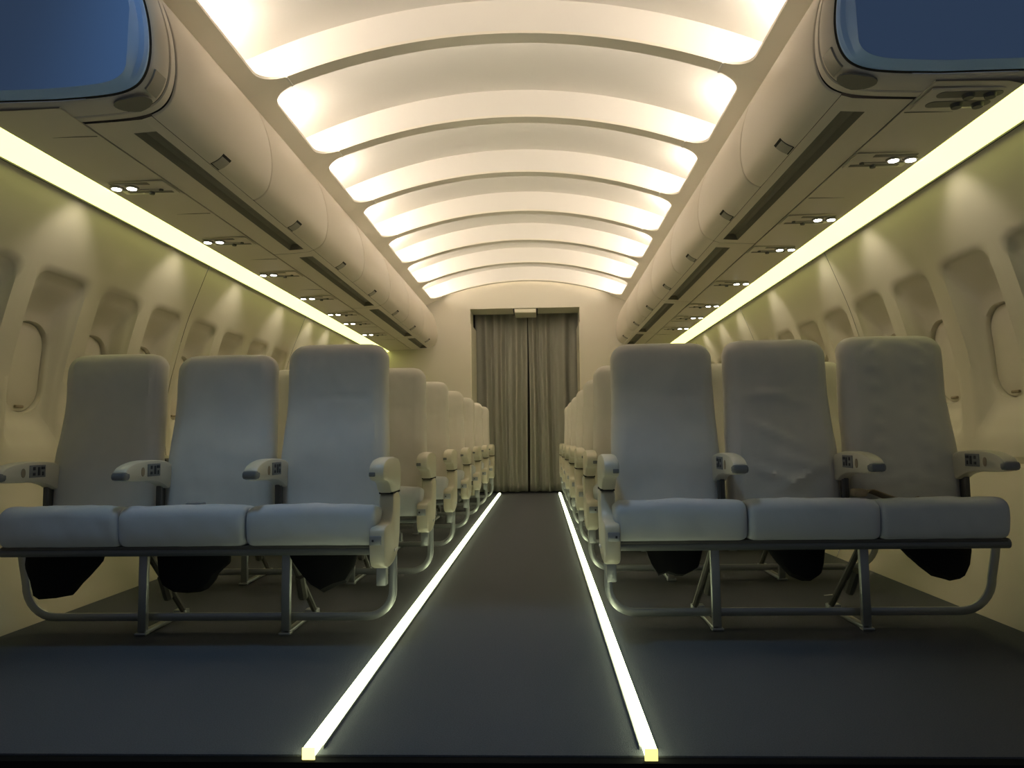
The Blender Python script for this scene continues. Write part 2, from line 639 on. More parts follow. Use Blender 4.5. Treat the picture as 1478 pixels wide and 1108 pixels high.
# cove lamps hidden behind the side rails
for c in range(NCELL - 1):
    yc = CELL0 + PITCH * (c + 0.5)
    for sx in (-1, 1):
        o = area('cove_lamp', (sx * 1.325, yc, arcz(RAILX) + 0.045), (0, 0, 0), 0.05, 0.70, COVE_POWER, COVE_COL)
        o.rotation_euler = Vector((-sx * 1.0, 0.45, 0.42)).to_track_quat('-Z', 'Y').to_euler()
for c in range(NCELL):  # added fill lights behind the ribs, brightening the webs and bulkhead
    yn = CELL0 + PITCH * c + RIB / 2 + 0.012
    for x0 in (-0.8, -0.4, 0.0, 0.4, 0.8):
        o = area('rib_fill', (x0, yn, arcz(x0) + 0.075), (0, 0, 0), 0.38, 0.02, (RIB_FILL_POWER if c < NCELL - 1 else 1.6) / 5, COVE_COL)
        slope = x0 / math.sqrt(AR * AR - x0 * x0)
        zax = Vector((0, -1, -0.7 if c < NCELL - 1 else 0.7)).normalized()
        xax = Vector((1, 0, -slope)).normalized()
        o.rotation_euler = Matrix((xax, zax.cross(xax), xax.cross(zax.cross(xax)))).transposed().to_euler()
# ------------------------------------------------------------------ overhead bins
BP = [(1.272, 2.362), (1.235, 2.345), (1.185, 2.30), (1.145, 2.22), (1.115, 2.12), (1.103, 2.02), (1.108, 1.95), (1.122, 1.90),
      (1.150, 1.865), (1.190, 1.846)]


def smooth_open(P, it=2):
    for _ in range(it):
        Q = [P[0]]
        for a, b in zip(P, P[1:]):
            Q.append((a[0] * .75 + b[0] * .25, a[1] * .75 + b[1] * .25))
            Q.append((a[0] * .25 + b[0] * .75, a[1] * .25 + b[1] * .75))
        Q.append(P[-1])
        P = Q
    return P


BPS = smooth_open(BP)
UNDER = [(1.195, 1.842), (1.235, 1.833), (1.245, 1.847), (1.295, 1.845), (1.305, 1.829), (1.43, 1.824)]
PLACE = ['nearest', 'second', 'third', 'farthest']


def offs(P, d):
    out = []
    for i in range(len(P)):
        a, b = Vector(P[max(i - 1, 0)]), Vector(P[min(i + 1, len(P) - 1)])
        e = (b - a).normalized()
        nn = Vector((-e.y, e.x))          # towards the aisle/out
        out.append((P[i][0] + nn.x * d, P[i][1] + nn.y * d))
    return out


_t = offs(BPS, 0.01)
OUTSIGN = -1 if _t[20][0] > BPS[20][0] else 1


def bin_unit(side, s, y0, y1, doors, label):
    u = thing('overhead_bin', label, 'overhead bin', (s * 1.26, (y0 + y1) / 2, 1.83), 'overhead bins along the cabin')
    inv = Matrix.Translation(-Vector(u.location))

    def add(mb, name, m=None, parent=None, angle=38, smooth=True):
        mb.v = [tuple(inv @ Vector(p)) for p in mb.v]
        return mb.build(name, m, parent or u, smooth, angle)
    g = 0.003
    # body: dark backing just behind the doors, underside with its long handle recess, outer box
    body = MB()
    back = offs(BPS, -0.010 * OUTSIGN)
    body.loft([[(s * x, yy, z) for x, z in back] for yy in (y0, y1)], cap=False, closed=False, m=M['seam'])
    ra, rb = y0 + 0.10, y1 - 0.07
    US = [(1.192, 1.8455), (1.228, 1.8345)]
    UE = [(1.312, 1.829), (1.43, 1.824)]
    body.loft([[(s * x, yy, z) for x, z in US] for yy in (y0 + .002, y1 - .002)], cap=False, closed=False, m=M['bin'])
    body.loft([[(s * x, yy, z) for x, z in UE] for yy in (y0 + .002, y1 - .002)], cap=False, closed=False, m=M['bin'])
    for q0, q1 in ((y0 + .002, ra), (rb, y1 - .002)):
        body.loft([[(s * x, yy, z) for x, z in (US[-1], UE[0])] for yy in (q0, q1)], cap=False, closed=False, m=M['bin'])
    body.loft([[(s * x, yy, z) for x, z in ((1.228, 1.8345), (1.240, 1.862), (1.285, 1.868), (1.303, 1.860), (1.312, 1.829))] for yy in (ra, rb)],
              cap=False, closed=False, m=M['recess'])
    for q in (ra, rb):
        body.add([(s * 1.228, q, 1.8345), (s * 1.240, q, 1.862), (s * 1.285, q, 1.868), (s * 1.303, q, 1.860), (s * 1.312, q, 1.829)], [(0, 1, 2, 3, 4)],
                 M['recess'])
    # top and outboard faces
    body.loft([[(s * x, yy, z) for x, z in ((1.285, 2.345), (1.43, 2.345), (1.43, 1.824))]
               for yy in (y0, y1)], cap=False, closed=False, m=M['seam'])
    add(body, 'bin_body', smooth=False)
    for k in range(doors):
        a = y0 + (y1 - y0) * k / doors + g
        b = y0 + (y1 - y0) * (k + 1) / doors - g
        d = MB()
        loops = []
        for yy, dd in ((a, -0.006), (a + 0.002, -0.0015), (a + 0.008, 0.0), (b - 0.008, 0.0), (b - 0.002, -0.0015), (b, -0.006)):
            loops.append([(s * x, yy, z) for x, z in offs(BPS, dd * OUTSIGN)])
        d.loft(loops, cap=False, closed=False, m=M['bin'])
        dr = add(d, 'bin_door', angle=60)
        if b - a > 0.4:
            lt = MB()
            yl = a + (b - a) * 0.53
            i0, i1 = -8, -2
            prof = offs(BPS, 0.003 * OUTSIGN)[i0:i1]
            base = offs(BPS, -0.004 * OUTSIGN)[i0:i1]
            ring = prof + base[::-1]
            lt.loft([[(s * x, yy, z) for x, z in ring] for yy in (yl - 0.035, yl + 0.035)], m=M['latch'])
            # dark outline
            rim = offs(BPS, 0.0008 * OUTSIGN)[i0 - 1:i1 + 1]
            lt.loft([[(s * x, yy, z) for x, z in rim] for yy in (yl - 0.039, yl + 0.039)], cap=False, closed=False, m=M['seam'])
            add(lt, 'latch', parent=dr)
    return u


BY = [2.425, 4.252, 6.080, 7.908, END_Y - 0.004]
for side, s in (('left', -1), ('right', 1)):
    for k in range(4):
        bin_unit(side, s, BY[k], BY[k + 1], 2 if k < 3 else 1,
                 '%s cream overhead bin along the %s side of the aisle' % (PLACE[k], side))
    # end cap unit with the blue-lit end panel
    u = thing('bin_end_cap', 'rounded %s bin end cap with a blue-lit end panel facing the camera' % side, 'bin end cap',
              (s * 1.26, 2.33, 1.83), 'end caps of the overhead bins')
    inv = Matrix.Translation(-Vector(u.location))

    def add(mb, name, m=None, parent=None, angle=38):
        mb.v = [tuple(inv @ Vector(p)) for p in mb.v]
        return mb.build(name, m, parent or u, angle=angle)

    full = smooth_open([(1.50, 2.60), (1.36, 2.52), (1.20, 2.36), (1.145, 2.22), (1.115, 2.12), (1.103, 2.02), (1.108, 1.95),
                        (1.125, 1.90), (1.155, 1.865), (1.21, 1.842), (1.30, 1.832), (1.43, 1.826)], 2)
    full = [p for p in full] + [(1.95, 1.826)]
    # sleeve (cream) from the first bin forward, then a second rounded ring and the panel
    c = MB()

    def ring(y, d):
        return [(s * x, y, z) for x, z in offs(full, d * OUTSIGN)]
    c.loft([ring(2.418, -0.006), ring(2.416, -0.001), ring(2.405, 0.0), ring(2.385, 0.0), ring(2.381, -0.004)], cap=False, closed=False,
           m=M['bin'])
    c.loft([ring(2.381, -0.005), ring(2.376, -0.005)], cap=False, closed=False, m=M['seam'])
    c.loft([ring(2.376, -0.004), ring(2.372, 0.0), ring(2.285, -0.004), ring(2.278, -0.010)], cap=False, closed=False, m=M['bin'])
    c.loft([ring(2.278, -0.012), ring(2.270, -0.014)], cap=False, closed=False, m=M['seam'])
    add(c, 'cap_body', angle=40)
    def rim(d0, d1):
        out = []
        for p, a0, a1 in zip(full, offs(full, d0 * OUTSIGN), offs(full, d1 * OUTSIGN)):
            t = sstep(1.84, 1.92, p[1])
            out.append((a0[0] + (a1[0] - a0[0]) * t, a0[1] + (a1[1] - a0[1]) * t))
        return out

    e = MB()
    e.loft([ring(2.270, -0.014), ring(2.258, -0.012)] + [[(s * x, y, z) for x, z in rim(d0, d1)] for y, d0, d1 in ((2.246, -0.012, -0.018), (2.236, -0.013, -0.030))], cap=False, closed=False, m=M['binend'])
    inn = []
    for p in rim(-0.014, -0.032):
        inn.append((max(p[0] + 0.004, 1.150 + 0.03 * (2.15 - p[1])), p[1] + 0.002))
    e.loft([[(s * x, 2.236, z) for x, z in rim(-0.013, -0.030)], [(s * x, 2.205, z) for x, z in inn]], cap=False, closed=False, m=M['binend'])
    pts = [(s * x, 2.205, z) for x, z in inn] + [(s * 1.95, 2.205, 2.75)]
    e.add(pts, [tuple(range(len(pts)))], M['binend'])
    add(e, 'end_panel', angle=14)
    # recessed grip with its square latch, under the rounded corner
    h = MB()
    h.loft([[(s * (1.20 + 0.062 * math.cos(t)), 2.325 + dy + 0.046 * math.sin(t), 1.842 - 0.004 + dz + (0.02 if math.cos(t) < 0 else -0.004) * abs(math.cos(t)))
             for t in [2 * PI * k / 20 for k in range(20)]] for dy, dz in ((0, 0.004), (0, -0.002))], m=M['recess'])
    add(h, 'grip', angle=40)
    h = MB()
    i0, i1 = 26, 33
    prof = offs(full, 0.003 * OUTSIGN)[i0:i1]
    base = offs(full, -0.004 * OUTSIGN)[i0:i1]
    h.loft([[(s * x, yy, z) for x, z in prof + base[::-1]] for yy in (2.295, 2.36)], m=M['latch'])
    add(h, 'latch')

# outboard rail between bins and wall: ceiling of the seat rows
for side, s in (('left', -1), ('right', 1)):
    mb = MB()
    mb.loft([[(s * x, yy, z) for x, z in ((1.437, 1.828), (1.437, 1.8225), (1.66, 1.8175), (1.712, 1.806), (1.714, 1.812), (1.714, 1.86))]
             for yy in (2.30, END_Y)], cap=False, closed=False, m=M['bin'])
    mb.loft([[(s * x, yy, z) for x, z in ((1.431, 1.832), (1.445, 1.832))] for yy in (2.30, END_Y)], cap=False, closed=False,
            m=M['seam'])
    k = 0
    yy = 2.52
    while yy < END_Y - 0.1:                  # cross joints
        mb.box((s * 1.575, yy, 1.8196), (0.26, 0.003, 0.002), m=M['recess'])
        yy += PITCH
    tag(mb.build('ceiling_%s' % side, angle=30), 'cream service rail above the %s seats' % side, 'ceiling', kind='structure')
    # long wall light
    u = thing('wall_wash_light', 'long glowing greenish light strip above the %s windows' % side, 'light strip',
              (s * 1.78, 5.6, 1.80), 'long light strips above the windows')
    mb = MB()
    L0, L1 = 2.34, END_Y - 0.01
    mb.loft([[(s * (x - 1.78), yy - 5.6, z - 1.80) for x, z in ((1.716, 1.83), (1.716, 1.802), (1.735, 1.795), (1.775, 1.783), (1.812, 1.772), (1.830, 1.769), (1.832, 1.83))]
             for yy in (L0, L1)], m=M['diffuser'])
    mb.build('diffuser', None, u, angle=40)
    mb = MB()
    mb.box((s * 0.0565, 0, -0.026), (0.008, L1 - L0, 0.02), m=M['darkmetal'])
    mb.build('edge_channel', None, u, smooth=False)

# ------------------------------------------------------------------ passenger service units with reading lights
PSY = {-1: [3.035, 3.905, 4.72, 5.54, 6.27, 6.78, 7.52], 1: [2.945, 3.755, 4.355, 5.32, 6.22, 6.83, 7.50]}
ORD = ['nearest', 'second nearest', 'third nearest', 'fourth nearest', 'fifth nearest', 'sixth nearest', 'farthest']


def make_psu(s):
    u = thing('passenger_service_unit', '', 'reading light panel', (0, 0, 0), 'reading light panels above the seats')
    p = MB()
    p.box((-s * 0.015, 0.01, -0.002), (0.245, 0.15, 0.006), 0.002)
    p.build('panel', M['bin'], u)
    p = MB()
    p.box((s * 0.02, -0.048, -0.0055), (0.17, 0.026, 0.003), 0.001)
    p.build('speaker_grille', M['recess'], u)
    for k, dx in enumerate((0.030, 0.098)):
        h = MB()
        h.disc((s * dx, -0.008, -0.012), 0.026, 0.008, 20, r2=0.030)
        hb = h.build('reading_light', M['recess'], u)
        l = MB()
        l.disc((s * dx, -0.008, -0.0145), 0.019, 0.003, 20)
        l.build('lens', M['lens'], hb)
    c = MB()
    c.box((s * 0.0, 0.026, -0.006), (0.18, 0.014, 0.004), 0.0015)
    cb = c.build('call_button_bar', M['latch'], u)
    c = MB()
    c.disc((-s * 0.082, 0.026, -0.013), 0.009, 0.008, 14)
    c.build('call_button', M['darkmetal'], cb)
    c = MB()
    c.box((-s * 0.02, 0.056, -0.0055), (0.20, 0.022, 0.003), 0.001)
    sl = c.build('air_vent_slot', M['recess'], u)
    c = MB()
    c.disc((-s * 0.025, 0.056, -0.016), 0.011, 0.011, 14, r2=0.013)
    c.build('air_nozzle', M['darkmetal'], sl)
    return u


for side, s in (('left', -1), ('right', 1)):
    proto = make_psu(s)
    for k, y in enumerate(PSY[s]):
        o = proto if k == 0 else copy_tree(proto)
        o.location = (s * 1.575, y, 1.8175)
        o['label'] = '%s reading light panel with two lit lamps above the %s seats' % (ORD[k], side)
        l = bpy.data.lights.new('reading_beam', 'SPOT')
        l.energy = SPOT_POWER
        l.color = (1.0, 0.90, 0.78)
        l.spot_size = math.radians(80)
        l.spot_blend = 0.8
        l.shadow_soft_size = 0.02
        so = bpy.data.objects.new('reading_beam', l)
        so.location = (s * 1.66, y, 1.79)
        so.rotation_euler = Vector((s * 0.95, 0.12, -1)).to_track_quat('-Z', 'Y').to_euler()
        COL.objects.link(so)

# near right: a service unit with air nozzles only
u = thing('air_vent_panel', 'unlit air vent panel at the near end of the right service rail', 'air vent panel', (1.575, 2.41, 1.8175))
p = MB()
p.box((0.0, 0.0, -0.002), (0.26, 0.15, 0.006), 0.002)
p.build('panel', M['bin'], u)
for dy in (-0.035, 0.035):
    c = MB()
    c.loft([[(0.01 + x, dy + y, z) for x, y in rrect(0.105, 0.022, 0.021, 6)] for z in (-0.004, -0.007)], m=M['recess'])
    sl = c.build('vent_slot', None, u)
    for dx in (0.005, 0.075):
        c = MB()
        c.disc((dx, dy, -0.020), 0.016, 0.015, 16, r2=0.020)
        c.build('air_nozzle', M['darkmetal'], sl)

# ------------------------------------------------------------------ glowing floor strips
for side, s, x in (('left', -1, -0.370), ('right', 1, 0.385)):
    u = thing('floor_path_light', 'glowing strip on the carpet along the %s edge of the aisle' % side, 'floor light',
              (x, 5.5, 0), 'glowing floor strips along the aisle')
    mb = MB()
    a, b = 1.652 - 5.5, 9.22 - 5.5
    mb.box((0, (a + b) / 2, 0.0125), (0.027, b - a, 0.021), 0.003)
    mb.build('glow_channel', M['strip'], u)
    mb = MB()
    for dx in (-0.0165, 0.0165):
        mb.box((dx, (1.70 - 5.5 + b) / 2, 0.004), (0.005, b - 1.70 + 5.5, 0.008))
    mb.build('edge_rail', M['alu'], u, smooth=False)
    mb = MB()
    mb.box((0, a - 0.0015, 0.010), (0.029, 0.003, 0.026), 0.001)
    mb.build('end_cap', mat('yellow_end_cap_' + side, (0.8, 0.75, 0.3), 0.4, 0.4, emit=(1.0, 0.88, 0.28), strength=1.3 if s > 0 else 2.2), u)


# ------------------------------------------------------------------ seats
def backrest_mesh(seed, dimples=False, folds=False, crease=True):
    rnd = random.Random(seed)
    mb = MB()
    H0, H1 = 0.40, 1.073
    NH = 46
    off = Vector((rnd.uniform(0, 50), rnd.uniform(0, 50), rnd.uniform(0, 50)))
    loops = []
    NF, NS, NB = 26, 7, 12
    for i in range(NH + 1):
        e = i / NH
        # dense near the top edge
        z = H0 + (H1 - H0) * (1 - (1 - e) ** 1.25)
        # width: straight at the head, widening below
        wd = 0.195 + 0.013 * sstep(0.93, 0.50, z)
        dp = 0.052 - 0.006 * sstep(0.6, 1.0, z)
        t = H1 - z
        r = 0.066
        if t < r:
            wd -= r - math.sqrt(max(r * r - (r - t) ** 2, 0))
        r2 = 0.040
        if t < r2:
            dp -= (r2 - math.sqrt(max(r2 * r2 - (r2 - t) ** 2, 0))) * 0.95
        dp = max(dp, 0.006)
        yc = 0.325 + 0.085 * (z - 0.45) / 0.65 - 0.012 * math.exp(-((z - 0.62) / 0.13) ** 2) - 0.014 * math.exp(-((z - 1.0) / 0.10) ** 2)
        cr = min(0.042, dp * 0.9)
        loop = []

        def P(x, y, front=0.0):
            q = Vector((x * 9, z * 5, 0.3 * front)) + off
            d = 0.005 * noise.noise(q) + 0.003 * noise.noise(q * 2.3) + 0.0012 * noise.noise(q * 6)
            # slack pulls towards the lower corners
            d += 0.0025 * noise.noise(Vector((x * 4 + z * 14, z * 5 - x * 9, 3)) + off) * sstep(0.95, 0.5, z)
            if crease and front:
                d -= 0.003 * math.exp(-((z - 0.862 - 0.006 * math.sin(x * 9)) / 0.006) ** 2) * (1 if abs(x) < 0.14 else 0.3)
            if folds and front:
                for (fx, fz, tilt, ln, am) in ((-0.03, 0.86, 0.1, 0.10, 0.006), (0.02, 0.84, -0.25, 0.08, 0.005), (0.04, 0.54, 0.5, 0.09, 0.010),
                                               (-0.05, 0.56, -0.35, 0.08, 0.008), (0.06, 0.60, -0.2, 0.10, 0.006), (-0.02, 0.70, -0.5, 0.09, 0.005)):
                    u_, v_ = (x - fx), (z - fz) - tilt * (x - fx)
                    d += 1.5 * am * math.exp(-(u_ / ln) ** 2) * math.exp(-(v_ / 0.014) ** 2)
            if dimples and front:
                for cx in (-0.085, 0.085):
                    for cz in (1.02, 0.95, 0.88, 0.80, 0.73, 0.66, 0.59):
                        d += 0.008 * math.exp(-((x - cx) / 0.022) ** 2 - ((z - cz) / 0.014) ** 2)
                d += 0.006 * math.exp(-((z - 0.545 + 0.25 * abs(x)) / 0.012) ** 2)
                d -= 0.005 * math.exp(-((z - 1.035 + 0.6 * (abs(x) - 0.09)) / 0.008) ** 2) * (1 if 0.05 < abs(x) < 0.14 else 0.1)
            return d

        # front (towards -y), from left to right
        for k in range(NF + 1):
            x = -wd + cr + (2 * (wd - cr)) * k / NF
            # padded: front slightly crowned
            crown = -0.010 * (1 - (x / wd) ** 2)
            loop.append((x, yc - dp + crown - P(x, yc, 1.0), z))
        for k in range(1, NS):
            a = -PI / 2 + (PI / 2) * k / NS
            loop.append((wd - cr + cr * math.cos(a) + P(wd, yc) * 0.5, yc - dp + cr + cr * math.sin(a), z))
        for k in range(0, NS):
            a = 0 + (PI / 2) * k / NS
            loop.append((wd - cr + cr * math.cos(a) + P(wd, yc + .05) * 0.5, yc + dp - cr + cr * math.sin(a), z))
        for k in range(NB + 1):
            x = wd - cr - (2 * (wd - cr)) * k / NB
            loop.append((x, yc + dp + P(x, yc + .1) * 0.6, z))
        for k in range(1, NS):
            a = PI / 2 + (PI / 2) * k / NS
            loop.append((-wd + cr + cr * math.cos(a) - P(-wd, yc + .05) * 0.5, yc + dp - cr + cr * math.sin(a), z))
        for k in range(0, NS):
            a = PI + (PI / 2) * k / NS
            loop.append((-wd + cr + cr * math.cos(a) - P(-wd, yc) * 0.5, yc - dp + cr + cr * math.sin(a), z))
        loops.append(loop)
    mb.loft(loops)
    return mb


def cushion_mesh(seed):
    rnd = random.Random(seed)
    off = Vector((rnd.uniform(0, 50), rnd.uniform(0, 50), rnd.uniform(0, 50)))
    prof = smooth_poly([(0.42, 0.352), (0.42, 0.445), (0.25, 0.458), (0.10, 0.482), (0.035, 0.490), (0.0, 0.470), (-0.004, 0.42), (0.004, 0.368),
                        (0.03, 0.350), (0.2, 0.350)], 2)
    # resample densely
    dense = []
    for i in range(len(prof)):
        a, b = prof[i], prof[(i + 1) % len(prof)]
        n = max(1, int(math.dist(a, b) / 0.012))
        for k in range(n):
            dense.append((a[0] + (b[0] - a[0]) * k / n, a[1] + (b[1] - a[1]) * k / n))
    HW = 0.2195
    r = 0.024
    xs = [0, 0.002, 0.006, 0.012, 0.020, 0.030]
    xs = [-HW + t for t in xs] + [-HW + 0.03 + (2 * HW - 0.06) * k / 26 for k in range(1, 26)] + [HW - t for t in xs[::-1]]
    loops = []
    cy, cz = 0.2, 0.42
    for x in xs:
        t = HW - abs(x)
        ins = (r - math.sqrt(max(r * r - (r - t) ** 2, 0))) if t < r else 0
        P = inset_poly(dense, ins * 0.75 + 1e-5)
        lp = []
        for (y, z) in P:
            q = Vector((x * 7, y * 7, z * 7)) + off
            d = 0.004 * noise.noise(q) + 0.0025 * noise.noise(q * 2.7)
            # diagonal drag lines on the front skirt
            if y < 0.06:
                d += 0.003 * noise.noise(Vector((x * 22 + z * 12, z * 6, 1)) + off)
            sag = 0.006 * math.cos(x / HW * PI / 2) if z > 0.44 else 0
            nz = (1 if z > 0.46 else 0)
            lp.append((x, y - d * (0 if nz else 1), z + d * nz + sag - 0.004))
        loops.append(lp)
    mb = MB()
    mb.loft(loops)
    return mb


ARM_P = smooth_poly([(0.285, 0.630), (0.20, 0.640), (0.10, 0.641), (0.03, 0.632), (-0.015, 0.614), (-0.022, 0.590), (-0.010, 0.572), (0.06, 0.567),
                     (0.16, 0.566), (0.225, 0.552), (0.268, 0.530), (0.290, 0.535), (0.292, 0.60)], 2)
AISLE_P = smooth_poly([(0.275, 0.628), (0.19, 0.641), (0.09, 0.642), (0.02, 0.634), (-0.018, 0.618), (-0.024, 0.585), (-0.012, 0.566), (0.05, 0.560),
                       (0.085, 0.545), (0.105, 0.522), (0.14, 0.512), (0.255, 0.512), (0.275, 0.53)], 2)
SIDE_P = smooth_poly([(0.245, 0.520), (0.245, 0.44), (0.235, 0.36), (0.205, 0.302), (0.15, 0.278), (0.06, 0.270), (-0.005, 0.280), (-0.022, 0.315), (-0.024, 0.385),
                      (-0.020, 0.412), (0.02, 0.418), (0.075, 0.418), (0.105, 0.430), (0.125, 0.47), (0.128, 0.52)], 2)


def controls(parent, xface, nx, ymid=0.155, zmid=0.605, sc=1.0):
    """control plate on the armrest cheek that faces the aisle"""
    mb = MB()
    mb.box((xface + nx * 0.001, ymid, zmid), (0.004, 0.082 * sc, 0.044 * sc), 0.001, M['plate'])
    x = xface + nx * 0.0035
    for dy, dz, w_, h_ in ((-0.020, 0.010, 0.012, 0.012), (-0.020, -0.010, 0.012, 0.010), (0.005, 0.0, 0.011, 0.030),
                           (0.026, 0.011, 0.018, 0.010), (0.026, -0.009, 0.008, 0.014)):
        mb.box((x, ymid + dy * sc, zmid + dz * sc), (0.003, w_ * sc, h_ * sc), 0.0008, M['button'])
    mb.build('control_panel', None, parent)
    mb = MB()
    yk = ymid - 0.072
    mb.loft([[(xface + nx * d, yk + 0.010 * math.cos(t), zmid - 0.004 + 0.016 * math.sin(t)) for t in [2 * PI * k / 16 for k in range(16)]]
             for d in (-0.001, 0.002)], m=M['belt'])
    mb.build('recline_button', None, parent)


MESHCACHE = {}


def inst(mb_fn, key, name, material, parent, loc=(0, 0, 0)):
    if key not in MESHCACHE:
        o = mb_fn().build(name, material, parent)
        MESHCACHE[key] = o.data
    else:
        o = bpy.data.objects.new(name, MESHCACHE[key])
        COL.objects.link(o)
        o.parent = parent
    o.location = loc
    return o


CX = 1.078


def make_triple(s, front):
    """s = +1 right of the aisle, -1 left. local x grows to the right; the aisle is at -s"""
    u = thing('triple_seat', '', 'airline seat row')
    xs = [-s * 0.450, 0.0, s * 0.450]            # aisle, middle, window
    for i, x in enumerate(xs):
        kind = ('a', 'm', 'w')[i]
        if front and s > 0:
            fn = {'a': lambda: backrest_mesh(11), 'm': lambda: backrest_mesh(12, folds=True, crease=False),
                  'w': lambda: backrest_mesh(13, dimples=True, crease=False)}[kind]
            key = 'backR' + kind
        elif front:
            fn = {'a': lambda: backrest_mesh(21), 'm': lambda: backrest_mesh(22, crease=False),
                  'w': lambda: backrest_mesh(23, crease=False)}[kind]
            key = 'backL' + kind
        else:
            fn = {'a': lambda: backrest_mesh(31), 'm': lambda: backrest_mesh(32), 'w': lambda: backrest_mesh(33)}[kind]
            key = 'back' + kind
        bx = x - s * ((0.0, 0.016, 0.026)[i] if front and s > 0 else (0.0, 0.012, 0.018)[i])
        o = inst(fn, key, 'backrest', M['cover'], u, (bx, 0, 0))
        if front:
            o.scale = (1, 1, (0.992, 0.998, 1.004)[i] if s > 0 else (1.004, 0.972, 0.982)[i])
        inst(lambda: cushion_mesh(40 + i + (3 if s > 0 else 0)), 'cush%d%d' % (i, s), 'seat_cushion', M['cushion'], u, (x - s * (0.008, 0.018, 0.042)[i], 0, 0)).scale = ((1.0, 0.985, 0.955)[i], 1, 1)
    # armrests: aisle, two in between, window
    ax = [-s * 0.688, -s * 0.263, s * 0.184, s * 0.614]
    for i, x in enumerate(ax):
        mb = MB()
        hw = 0.026 if i == 0 else 0.025
        extrude_yz(mb, AISLE_P if i == 0 else ARM_P, x - hw, x + hw, 0.010)
        a = mb.build('armrest', M['plastic'], u)
        nx = -s
        if i > 0:
            controls(a, x + nx * hw, nx)
            t = MB()
            t.box((x, -0.010, 0.590), (2 * hw + 0.003, 0.034, 0.030), 0.010)
            t.build('tip_cap', M['tip'], a)
            t = MB()
            t.box((x + s * 0.004, 0.262, 0.485), (0.018, 0.04, 0.115), 0.004)
            t.box((x - s * 0.016, 0.225, 0.49), (0.008, 0.012, 0.10), 0.002)
            t.build('pivot_arm', M['darkmetal'], a)
        else:
            t = MB()
            t.box((x + s * 0.014, -0.022, 0.588), (0.020, 0.010, 0.014), 0.002)
            t.build('recline_button', M['tip'], a)
    # aisle side panel and its ashtray latch
    x = -s * 0.690
    mb = MB()
    extrude_yz(mb, SIDE_P, x - 0.027, x + 0.027, 0.010)
    sp = mb.build('side_panel', M['plastic'], u)
    t = MB()
    t.box((x + s * 0.004, -0.025, 0.372), (0.040, 0.008, 0.030), 0.003, M['alu'])
    t.box((x + s * 0.012, -0.029, 0.372), (0.007, 0.004, 0.008), 0.001, M['button'])
    t.build('ashtray_latch', None, sp)
    t = MB()
    t.box((x - s * 0.028, 0.155, 0.318), (0.004, 0.055, 0.010), 0.0015, M['paper'])
    t.build('white_slot', None, sp)  # small white slot mark on the aisle face
    t = MB()
    t.box((x, 0.185, 0.516), (0.050, 0.125, 0.006), 0.0, M['seam'])
    t.build('shadow_gap', None, sp)
    t = MB()
    t.box((x, 0.06, 0.248), (0.034, 0.036, 0.07), 0.003)
    t.build('bracket', M['alu'], sp)
    # seat pan and beams
    mb = MB()
    mb.tube([(-s * 0.70, 0.05, 0.332), (s * 0.63, 0.05, 0.332)], 0.017, 12)
    mb.build('seat_beam', M['beam'], u)
    mb = MB()
    mb.tube([(-s * 0.70, 0.36, 0.332), (s * 0.63, 0.36, 0.332)], 0.017, 12)
    mb.build('seat_beam', M['beam'], u)
    mb = MB()
    mb.box((-s * 0.03, 0.21, 0.346), (1.30, 0.36, 0.012), 0.003)
    mb.build('seat_pan', M['darkmetal'], u)
    # baggage bar: a flat tube bent up at both ends
    yb = 0.292
    path = []
    xa, xw = -0.680, 0.722
    path.append((xa, yb, 0.30))
    path.append((xa, yb, 0.15))
    for k in range(0, 9):
        a = PI + (PI / 2) * k / 8
        path.append((xa + 0.095 + 0.095 * math.cos(a), yb, 0.150 + 0.095 * math.sin(a)))
    for k in range(0, 9):
        a = -PI / 2 + (PI / 2) * k / 8
        path.append((xw - 0.13 + 0.12 * math.cos(a), yb, 0.175 + 0.12 * math.sin(a)))
    path.append((xw + 0.005, yb, 0.25))
    path.append((xw + 0.02, yb, 0.345))
    path = [(s * px, py, pz) for px, py, pz in path]
    mb = MB()
    mb.tube(path, 0.014, 8, flat=(0.007, 0.015))
    mb.build('baggage_bar', M['alu'], u)
    mb = MB()                                    # window-side bracket from the bar to the beam
    mb.box((s * 0.690, 0.285, 0.340), (0.12, 0.07, 0.012), 0.003)
    mb.build('side_bracket', M['alu'], u)
    for lx in (-0.296, 0.237):
        X = s * lx
        mb = MB()
        mb.box((X, 0.250, 0.168), (0.032, 0.020, 0.330), 0.003)
        lg = mb.build('leg', M['alu'], u)
        mb = MB()
        mb.tube([(X, 0.262, 0.300), (X - s * 0.012, 0.40, 0.15), (X - s * 0.024, 0.505, 0.030)], 0.012, 8)
        mb.tube([(X + 0.016, 0.35, 0.19), (X + 0.010, 0.41, 0.10)], 0.018, 8)
        mb.build('diagonal_strut', M['darkmetal'], lg)
        mb = MB()
        mb.box((X - s * 0.006, 0.385, 0.010), (0.024, 0.29, 0.016), 0.003)
        mb.box((X, 0.245, 0.006), (0.044, 0.03, 0.010), 0.003)
        mb.box((X - s * 0.012, 0.515, 0.018), (0.05, 0.04, 0.03), 0.004)
        mb.build('foot_rail', M['alu'], lg)
    return u


